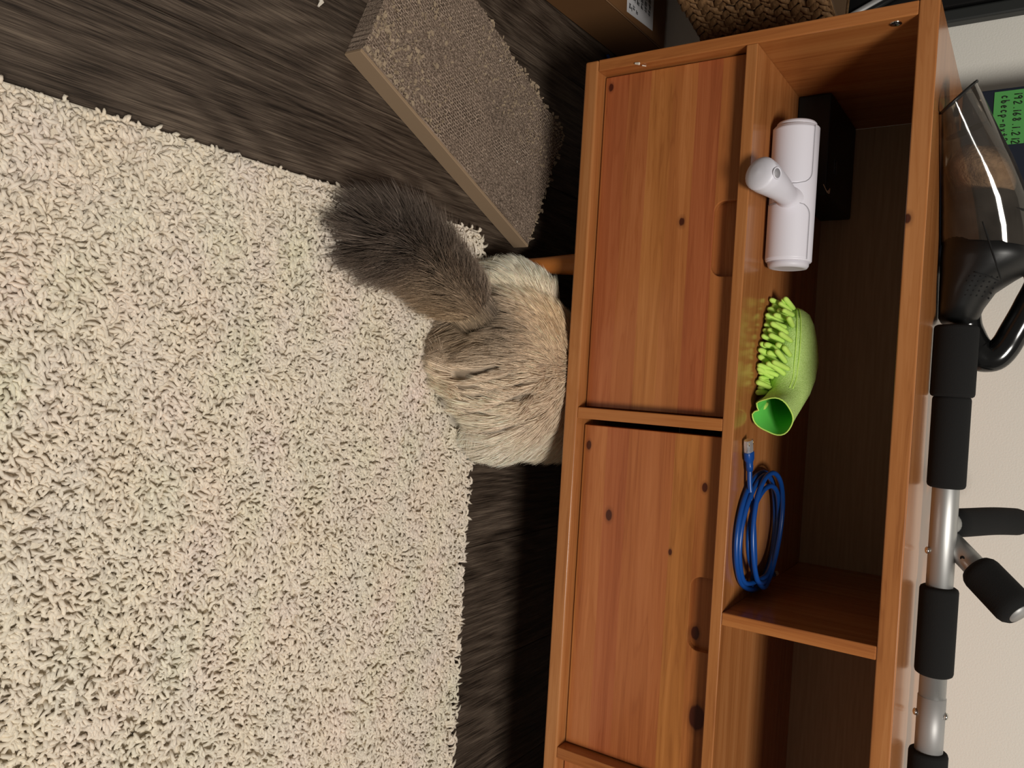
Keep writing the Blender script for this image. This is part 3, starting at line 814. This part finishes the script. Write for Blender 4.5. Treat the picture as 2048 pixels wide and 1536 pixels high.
# ================================================================== lint roller
lr = thing('pet_hair_roller', 'white cylindrical pet hair roller with a stubby handle lying on the open shelf', 'roller', (.173, .08, S1))
RC = Vector((.0, .0810, S1+.0285)); RR = .0270
def cyl(name, prof, m, n=48): return obj(name, *_lathe(RC, Vector((1, 0, 0)), prof, n), m, lr)
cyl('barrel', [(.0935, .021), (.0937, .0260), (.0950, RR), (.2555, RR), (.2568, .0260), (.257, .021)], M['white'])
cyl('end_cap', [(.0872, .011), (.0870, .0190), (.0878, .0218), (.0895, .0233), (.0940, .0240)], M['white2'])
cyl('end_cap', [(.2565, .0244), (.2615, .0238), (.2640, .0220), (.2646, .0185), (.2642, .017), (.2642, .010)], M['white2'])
def flap(x0, x1, cut):
    """curved door on the near side of the barrel, its inner corner rounded"""
    na, nx = 22, 26; a0 = math.radians(-62); V_, F_ = [], []
    for i in range(nx+1):
        u = i/nx; x = x0+(x1-x0)*u
        q = (u if cut > 0 else 1-u); rr = .22
        am = math.radians(62) if q < 1-rr else math.radians(62-40*(1-math.sqrt(max(0, 1-((q-1+rr)/rr)**2))))
        for rad in (RR+.0010, RR-.001):
            for j in range(na+1):
                a = a0+(am-a0)*j/na
                V_.append((x, RC.y-rad*math.cos(a), RC.z+rad*math.sin(a)))
    s = 2*(na+1)
    for i in range(nx):
        for j in range(na):
            F_.append((i*s+j, i*s+j+1, (i+1)*s+j+1, (i+1)*s+j))
        F_.append((i*s+na, i*s+s-1, (i+1)*s+s-1, (i+1)*s+na)); F_.append((i*s, (i+1)*s, (i+1)*s+na+1, i*s+na+1))
    for j in range(na):
        F_.append((j, j+na+1, j+na+2, j+1)); b = nx*s; F_.append((b+j, b+j+1, b+j+na+2, b+j+na+1))
    fo = obj('flap', V_, F_, M['white'], lr)
    edge = [Vector(V_[i*s+na]) for i in range(nx+1)]
    if cut > 0: edge += [Vector(V_[nx*s+j]) for j in range(na-1, -1, -1)]
    else: edge = [Vector(V_[j]) for j in range(0, na)]+edge
    obj('seam', *tube_geo([Vector((p.x, RC.y+(p.y-RC.y)*1.004, RC.z+(p.z-RC.z)*1.004)) for p in edge], .00045, 5), M['grey_hole'], fo)
flap(.0960, .1665, 1); flap(.1885, .2550, -1)
hp = spline([(.183, .064, .4055), (.1815, .042, .4055), (.179, .020, .4040), (.1755, .000, .3995), (.172, -.016, .3945), (.1705, -.025, .3915)], 6)
hr = np.interp(np.linspace(0, 1, len(hp)), [0, .12, .4, .7, .86, .95, 1], [.0185, .0118, .0148, .0192, .0195, .0140, .002])
hd = tube('handle', hp, list(hr), M['white'], lr, 28)
ax = (Vector(hp[-1])-Vector(hp[-9])).normalized()
# seam near the butt and the oval hanging hole on its upper side
sc_c = Vector(hp[-4]); v, f = [], []
u_ = ax.orthogonal().normalized(); w2 = ax.cross(u_)
def ringtube(c, u, v_, r1, r2, rt, n=40):
    pts = [c+u*r1*math.cos(2*PI*k/n)+v_*r2*math.sin(2*PI*k/n) for k in range(n+1)]
    return tube_geo(pts, rt, 6, False)
hn = Vector((.03, -.50, .86)); hn = (hn-ax*hn.dot(ax)*.6).normalized(); hc = Vector(hp[-8])+hn*.0188
hu = Vector((1, 0, .05)); hu = (hu-hn*hu.dot(hn)).normalized(); hv = hn.cross(hu)
obj('hang_hole', *tube_geo([hc-hn*.004, hc+hn*.0009], .0054, 24), M['grey_hole'], hd)
obj('hole_rim', *ringtube(hc+hn*.0007, hu, hv, .0060, .0060, .0009), M['white'], hd)

# ================================================================== black case at the back of the shelf
bx = thing('black_case', 'small black box pushed to the back of the shelf behind the white roller', 'box', (.10, .28, S1))
box('case', .0165, .1515, .188, .355, S1+.0003, S1+.0432, M['blackbox'], bx, .002)
def frame_lines(x0, x1, y0, y1, z):
    g = []
    for a, b in (((x0, y0), (x1, y0)), ((x1, y0), (x1, y1)), ((x1, y1), (x0, y1)), ((x0, y1), (x0, y0))):
        g.append(tube_geo([(*a, z), (*b, z)], .0004, 4))
    for k in range(4):
        xx = x0+(x1-x0)*(k+1)/5; g.append(tube_geo([(xx, y0+(y1-y0)*.35, z), (xx+.002, y0+(y1-y0)*.68, z)], .0004, 4))
    return join(*g)
obj('emblem', *frame_lines(.094, .113, .226, .240, S1+.0435), M['emblem'], bx, smooth=False)
fl = obj('paper_tag', *join(tube_geo([(.142, .170, S1+.0436), (.1475, .188, S1+.0445)], .0005, 5), tube_geo([(.1475, .188, S1+.0445), (.1455, .197, S1+.0452), (.140, .203, S1+.0448)], [.0010, .0030, .0012], 6, True, ((0, 0, 1), .35))), M['flake'], bx, smooth=False)

# ================================================================== green wash mitt
mit = thing('wash_mitt', 'lime green chenille wash mitt lying open end forward on the shelf', 'mitt', (.38, .13, S1))
secs_def = [  # centre, vertical half size, sideways half size
    ((.4440, .0560, S1+.0285), .0250, .0240), ((.4350, .0770, S1+.0300), .0230, .0210), ((.4250, .0970, S1+.0310), .0225, .0215),
    ((.4120, .1140, S1+.0310), .0250, .0270), ((.3940, .1270, S1+.0300), .0265, .0340), ((.3720, .1350, S1+.0300), .0270, .0385),
    ((.3500, .1400, S1+.0290), .0260, .0370), ((.3300, .1440, S1+.0270), .0230, .0310), ((.3170, .1470, S1+.0250), .0180, .0220), ((.3095, .1490, S1+.0240), .0100, .0110), ((.3065, .1500, S1+.0240), .0030, .0025)]
cs_ = np.array([s[0] for s in secs_def]); ctan = np.gradient(cs_, axis=0)
def sec(i, k=1.0, n=36, wob=0.0):
    c = Vector(secs_def[i][0]); tdir = Vector(ctan[i]).normalized()
    up = Vector((0, 0, 1.0)); up = (up-tdir*up.dot(tdir)).normalized(); sd = tdir.cross(up)
    out = []
    for j in range(n):
        a = 2*PI*j/n; q = 1+wob*(math.sin(3*a+i*.9)+.6*math.sin(5*a+i*1.7))
        if i == 0: q *= 1-.30*math.exp(-((a-4.35)/.20)**2)
        if i == 1: q *= 1-.20*math.exp(-((a-4.35)/.22)**2)
        out.append(c+(up*math.sin(a)*secs_def[i][1]+sd*math.cos(a)*secs_def[i][2])*k*q)
    return out
n_ = len(secs_def)
obj('glove_body', *loft([sec(i, 1, 36, .045) for i in range(n_)], caps=False), M['green'], mit)
obj('lining', *loft([sec(i, .94 if i < 3 else .80, 36, .045) for i in range(0, 6)], caps=False), M['green_in'], mit)
v, f = tube_geo(sec(0, .985, 36, .045)+[sec(0, .985, 36, .045)[0]], .0009, 8, False); obj('cuff_hem', v, f, M['chenille'], mit)
seam_j = 20
for off_ in (0, 1):
    pts = [sec(i, 1.012, 36, .045)[16-off_] for i in range(2, n_)]
    obj('seam', *tube_geo(spline(pts, 4), .0007, 6), M['chenille'], mit)
def chen():
    r = np.random.default_rng(5)
    L = .031; prof = [(0, .0026), (.004, .0031), (L*.5, .0034), (L*.88, .0034), (L*.97, .0023), (L, .0006)]
    v, f = _lathe(Vector((0, 0, 0)), Vector((0, 0, 1)), prof, 10)
    me0 = bpy.data.meshes.new('chenille_strand'); me0.from_pydata([tuple(p) for p in v], [], f); me0.materials.append(M['chenille'])
    me0.polygons.foreach_set('use_smooth', [True]*len(me0.polygons))
    base = Vector(mit.location)
    for i in range(2, n_-1):
        for fr_ in (0, .5):
            if i == n_-2 and fr_: continue
            for j in (range(17, 30) if i > 2 else range(22, 29)):
                if (j+int(fr_*2)) % 2: continue
                A_, B_ = sec(i, .97, 36, .045), sec(min(i+1, n_-1), .97, 36, .045)
                p = A_[j].lerp(B_[j], fr_); c = Vector(secs_def[i][0]).lerp(Vector(secs_def[min(i+1, n_-1)][0]), fr_)
                d = (p-c).normalized()+Vector((.14*r.normal(), -.22+.12*r.normal(), -.30+.14*r.normal()))
                if i <= 3: d += Vector((.62-.15*i, -.1, -.25))
                if i >= n_-3: d += Vector((-.12, 0, 0))
                d.normalize(); k = r.uniform(.8, 1.15)*(.85 if i == 2 else 1)
                lo = S1+.0045
                if p.z+d.z*L*k < lo:            # squashed against the shelf: splay sideways
                    d.z = (lo-p.z)/(L*k); h = math.sqrt(max(.05, 1-min(.95, d.z*d.z))); q = Vector((d.x, d.y-.25, 0)).normalized()*h; d = Vector((q.x, q.y, d.z)).normalized()
                p = p+d*.0025
                if p.z < lo: p.z = lo
                o = bpy.data.objects.new('chenille_strand', me0); C.objects.link(o); o.parent = mit
                mt = d.to_track_quat('Z', 'Y').to_matrix().to_4x4() @ Matrix.Diagonal((1, 1, k, 1))
                o.matrix_local = Matrix.Translation(p-base) @ mt
chen()

# ================================================================== blue network cable
eth = thing('network_cable', 'coiled bright blue network cable with clear plugs lying on the open shelf', 'cable', (.59, .10, S1))
def coil():
    ctrl = [(.507, .046, S1+.0080), (.530, .0500, S1+.0085), (.560, .0560, S1+.012), (.60, .066, S1+.0135), (.635, .080, S1+.012)]
    r = np.random.default_rng(13)
    for lp in range(4):
        for k in range(12):
            a = -.15+2*PI*k/12+.0
            rx = .069+.005*math.sin(lp*2.1+.5)+(-.006 if lp == 2 else .003*(lp == 0)); ry = .083-.007*lp+.004*math.cos(lp*1.7)
            x = .592+rx*math.cos(a)-.004*(lp == 3); y = .108+ry*math.sin(a)-.006*(lp % 2)
            z = S1+.0035+.0055*((lp*.9+.35*math.sin(a*2+lp)) if lp else .15)
            ctrl.append((x, y, max(S1+.0044, z+.001)))
    ctrl += [(.655, .108, S1+.017), (.648, .140, S1+.012), (.655, .150, S1+.008)]
    return ctrl
cc_ = coil()
tube('cord', spline(cc_, 7), .0031, M['blue'], eth, 12)
def plug(p, d, up):
    d = Vector(d).normalized(); up = Vector(up); up = (up-d*up.dot(d)).normalized(); s = d.cross(up); p = Vector(p)
    def sect(t_, hw, hh): return [p+d*t_+s*hw*sx_+up*hh*sz for sx_, sz in ((-1, -.6), (-.6, -1), (.6, -1), (1, -.6), (1, .6), (.6, 1), (-.6, 1), (-1, .6))]
    bt = obj('boot', *loft([sect(-.003, .0034, .0034), sect(.004, .0040, .0038), sect(.005, .0036, .0035), sect(.007, .0042, .0038), sect(.008, .0038, .0036), sect(.012, .0062, .0046), sect(.020, .0066, .0048), sect(.021, .0064, .0046)]), M['blue'], eth)
    pb = obj('clear_plug', *loft([sect(.0205, .0058, .0038), sect(.036, .0058, .0040)]), M['clear'], eth, smooth=False)
    for k in range(8):
        x_ = -.0042+.0012*k
        a_ = p+d*.030+s*x_+up*.0036; obj('contact', *tube_geo([a_, a_+d*.005], .0004, 4), M['gold'], pb)
    obj('latch', *tube_geo([p+d*.036-up*.004, p+d*.028-up*.0052, p+d*.018-up*.0066], [.0018, .0020, .0018], 6), M['clear'], pb)
plug((.5085, .0462, S1+.0080), (-.030, -.009, -.0005), (0, -.3, 1))
plug((.655, .148, S1+.0085), (.004, .03, .001), (1, 0, .5))

# ================================================================== hand vacuum on the cabinet top
TT = T1
vac = thing('handheld_vacuum', 'black handheld vacuum with a smoky clear dust cup lying on the cabinet top', 'vacuum', (.2, .12, TT))
def vyaw(x, z0, z1, hw):
    """the vacuum lies askew: nozzle towards the room, motor end towards the wall"""
    yc = .150+(.45 if x < .236 else .30)*(x-.236); f = (yc+.908)/1.058
    return .413+(x-.413)*f, yc, z0, .665-(.665-z1)*f, hw*f
def vsec(x, z0, z1, hw, slant=0.0, sy=0.0, n=48, e=2.1):
    x, yc, z0, z1, hw = vyaw(x, z0, z1, hw)
    c = (z0+z1)/2; h = (z1-z0)/2; out = []
    for j in range(n):
        a = 2*PI*j/n; ca, sa = math.cos(a), math.sin(a)
        yy = hw*math.copysign(abs(ca)**(2/e), ca); zz = h*math.copysign(abs(sa)**(2/e), sa)
        out.append((x-slant*zz-sy*yy, yc+yy, c+zz))
    return out
B0 = TT+.0006
cup = [vsec(.0570, B0, .5865, .0440, .95, .40), vsec(.070, B0, .5930, .0455, .8, .34), vsec(.090, B0, .6025, .0475, .6, .25), vsec(.1155, B0, .6150, .0500, .42, .18),
       vsec(.140, B0, .6280, .0520, .26, .1), vsec(.165, B0, .6395, .0540, .12, .05), vsec(.190, B0, .6490, .0555, .05), vsec(.220, B0, .6565, .0565, 0), vsec(.2360, B0, .6590, .0567, -.12)]
obj('dust_cup', *loft(cup, caps=False), M['smoke'], vac)
lip = vsec(.0565, B0, .5868, .0443, .95, .40)
obj('nozzle_lip', *tube_geo([Vector(p) for p in lip]+[Vector(lip[0])], .0016, 8, False), M['satin_black'], vac)
obj('intake_flap', *loft([vsec(.097, B0+.004, .601, .030, .4, .2), vsec(.098, B0+.005, .600, .029, .4, .2)]), M['satin_black'], vac)
def fluffball():
    bm = bmesh.new(); bmesh.ops.create_icosphere(bm, subdivisions=4, radius=1)
    q = np.random.default_rng(2); K = q.normal(0, 3.0, (9, 3)); ph = q.uniform(0, 6.28, 9)
    for v in bm.verts:
        d = 1+.30*float(np.sin(K@np.array(v.co)+ph).mean()); v.co = Vector((.158+.030*v.co.x*d+.010*v.co.z, .111+.039*v.co.y*d, .5985+.0325*v.co.z*d))
    return bm_obj('trapped_fluff', bm, M['fluff'], vac, True)
fluffball()
core = [vsec(.178, B0+.004, .637, .049, .05), vsec(.180, B0+.003, .640, .0505, .05), vsec(.198, B0+.003, .648, .052, .02), vsec(.200, B0+.0015, .651, .0540, 0)]
obj('filter', *loft(core), M['satin_black'], vac)
bod = [vsec(.199, B0+.001, .6520, .0545), vsec(.236, B0+.001, .6575, .0558), vsec(.2365, B0+.001, .6590, .0572), vsec(.252, B0, .6610, .0575), vsec(.262, B0, .6530, .0570), vsec(.272, B0, .638, .0555),
       vsec(.2855, B0, .6205, .053), vsec(.304, B0, .6095, .049), vsec(.317, B0, .605, .044), vsec(.3225, B0+.003, .599, .038), vsec(.3245, B0+.008, .592, .030)]
obj('motor_body', *loft(bod), M['satin_black'], vac)
def flank(x, z, out=.0):
    zh = np.interp(x, [.199, .252, .262, .272, .2855, .304], [.652, .661, .653, .638, .6205, .6095])
    hw = np.interp(x, [.199, .252, .272, .2855, .304], [.0545, .0575, .0555, .053, .049])
    X_, yc, zl, zh, hw = vyaw(x, B0, zh, hw); c = (zl+zh)/2; h = (zh-zl)/2
    k = min(.98, abs((z-c)/h)); return Vector((X_, yc-hw*(1-k**2.1)**(1/2.1)-out, z))
obj('seam', *tube_geo([flank(.215+.0635*k/12, .606+.020*k/12, .0002) for k in range(13)], .0009, 6), M['hole_black'], vac)
obj('seam', *tube_geo([flank(.2700+.0085*k/6, .600+.026*k/6, .0002) for k in range(7)], .0008, 6), M['hole_black'], vac)
vh = []
for a in range(5):
    for b in range(6):
        x = .2745+.0050*a; z = .622-.0052*b-.0022*a
        if z < .592: continue
        p = flank(x, z); vh.append(tube_geo([p+Vector((0, .004, 0)), p+Vector((0, -.0003, 0))], .0011, 8))
obj('vent_holes', *join(*vh), M['hole_black'], vac)
hpth = spline([(.240, .165, .6430), (.268, .178, .6605), (.297, .187, .6520), (.327, .190, .6395), (.345, .190, .6315), (.3575, .190, .6210), (.3570, .190, .6085), (.347, .190, .5985), (.325, .186, .5900), (.300, .176, .5890)], 7)
hr_ = np.interp(np.linspace(0, 1, len(hpth)), [0, .15, .4, .6, .7, .85, 1], [.012, .0155, .0160, .0175, .0205, .0195, .0160])
tube('handle', hpth, list(hr_), M['gloss_black'], vac, 24, True, ((0, 1, 0), .95))

# ================================================================== pull-up bar on the cabinet top
BY, BZ = .132, TT+.0238
bar = thing('pull_up_bar', 'doorway pull-up bar of grey tube with black foam grips lying along the cabinet top', 'exercise bar', (.8, BY, TT))
def along(name, prof, m, n=32): return obj(name, *_lathe(Vector((0, BY, BZ)), Vector((1, 0, 0)), prof, n), m, bar)
along('tube', [(.33, .0143), (.756, .0143)], M['steel'])
along('inner_tube', [(.73, .0135), (.757, .0135)], M['sleeve'])
along('sleeve', [(.7545, .0138), (.7550, .0150), (.84, .0150)], M['sleeve'])
along('tube', [(.95, .0143), (1.18, .0143)], M['steel'])
def grip(x0, x1, r): return along('foam_grip', [(x0, .0135), (x0, r-.003), (x0+.0015, r-.0008), (x0+.004, r), (x1-.004, r), (x1-.0015, r-.0008), (x1, r-.003), (x1, .0135)], M['foam'], 36)
grip(.3262, .4085, .0232); grip(.4075, .513, .0202); grip(.6275, .7290, .0204); grip(.8175, .96, .0208)
b1p = spline([(.5545, BY, BZ), (.5555, .175, .605), (.5570, .235, .632), (.5605, .290, .660)], 8)
br1 = tube('side_tube', b1p[:10], .0120, M['steel'], bar, 20)
def foam_path(pts, r):
    k = len(pts); rr = [r]*k; rr[0] = r-.004; rr[-1] = r-.005; rr[1] = r-.001; rr[-2] = r-.0012
    return tube('foam_grip', pts, rr, M['foam'], bar, 28)
foam_path(b1p[3:], .0168)
e0, e1 = Vector((.5730, .1465, BZ+.004)), Vector((.6340, .098, .664)); dv = (e1-e0)
tube('side_tube', [e0, e0+dv*.6], .0128, M['steel'], bar, 24)
ln_ = [e0+dv*(.42+.58*k/14) for k in range(15)]
foam_path(ln_, .0212)
obj('end_plug', *tube_geo([e1-dv*.04, e1+dv*.012], .0125, 24), M['sleeve'], bar)
hole = tube('pin_hole', [e0+dv*.26+Vector((0, -.0135, -.002)), e0+dv*.26+Vector((0, -.009, 0))], .0026, M['hole_black'], bar, 10)
def bolt(x, y, z, d):
    d = Vector(d).normalized()
    obj('bolt', *_lathe(Vector((x, y, z)), d, [(0, .0040), (.002, .0042), (.0034, .0030), (.004, .001)], 14), M['chrome'], bar)
bolt(.5868, BY-.006, BZ-.0128, (0, -.4, -1)); bolt(.7755, BY-.004, BZ-.0145, (0, -.3, -1)); bolt(.7730, BY-.003, BZ+.0143, (0, -.2, 1))

# ================================================================== navy case with a green note
nav = thing('navy_case', 'dark navy case standing against the wall on the cabinet top behind the vacuum', 'case', (.11, .34, TT))
box('case', .0015, .232, .300, .372, TT+.0003, .80, M['navy'], nav, .002)
nt = thing('sticky_note', 'green sticky note with handwritten numbers stuck on the navy case', 'note', (.04, .2995, .6))
box('paper', .0058, .0760, .2990, .2996, .5975, .6335, M['note'], nt, 0)
G = {'1': [[(.3, 0), (.35, 1)]], '9': [[(.6, .85), (.4, 1), (.15, .8), (.3, .55), (.6, .75), (.6, .85), (.5, 0)]], '2': [[(.1, .8), (.35, 1), (.6, .75), (.1, .02), (.65, .05)]],
     '.': [[(.25, 0), (.3, .07)]], '6': [[(.55, 1), (.2, .45), (.2, .12), (.4, 0), (.6, .2), (.45, .42), (.2, .3)]],
     '8': [[(.55, .85), (.35, 1), (.2, .8), (.55, .3), (.4, 0), (.15, .2), (.45, .6), (.55, .85)]],
     'c': [[(.6, .55), (.35, .65), (.15, .35), (.3, .05), (.6, .1)]], 'b': [[(.15, 1), (.15, .05)], [(.15, .35), (.4, .5), (.6, .25), (.4, 0), (.15, .08)]],
     'e': [[(.15, .32), (.6, .38), (.4, .62), (.15, .35), (.3, .03), (.6, .1)]], 'p': [[(.15, .6), (.15, -.35)], [(.15, .45), (.4, .62), (.6, .35), (.4, .1), (.15, .15)]],
     '-': [[(.1, .33), (.6, .36)]], 'n': [[(.15, .6), (.15, 0)], [(.15, .4), (.4, .6), (.55, .4), (.55, 0)]], 'x': [[(.1, .6), (.6, 0)], [(.6, .6), (.1, 0)]],
     't': [[(.35, .95), (.3, .02)], [(.05, .6), (.6, .64)]]}
gs = []
def write(txt, x, z, h, w_):
    for ch in txt:
        adv = w_*(.55 if ch in '.1' else 1)
        for stroke in G[ch]:
            pts = [(x+w_*px_*.95, .2988, z+h*pz+(px_*h*.02)) for px_, pz in stroke]
            if len(pts) > 2: pts = spline(pts, 4)
            gs.append(tube_geo(pts, .00072, 5))
        x += adv
write('192.168.1.212', .0095, .6200, .0085, .0070)
write('cbecp-nxt2', .0115, .6060, .0090, .0062)
obj('handwriting', *join(*gs), M['marker'], nt)
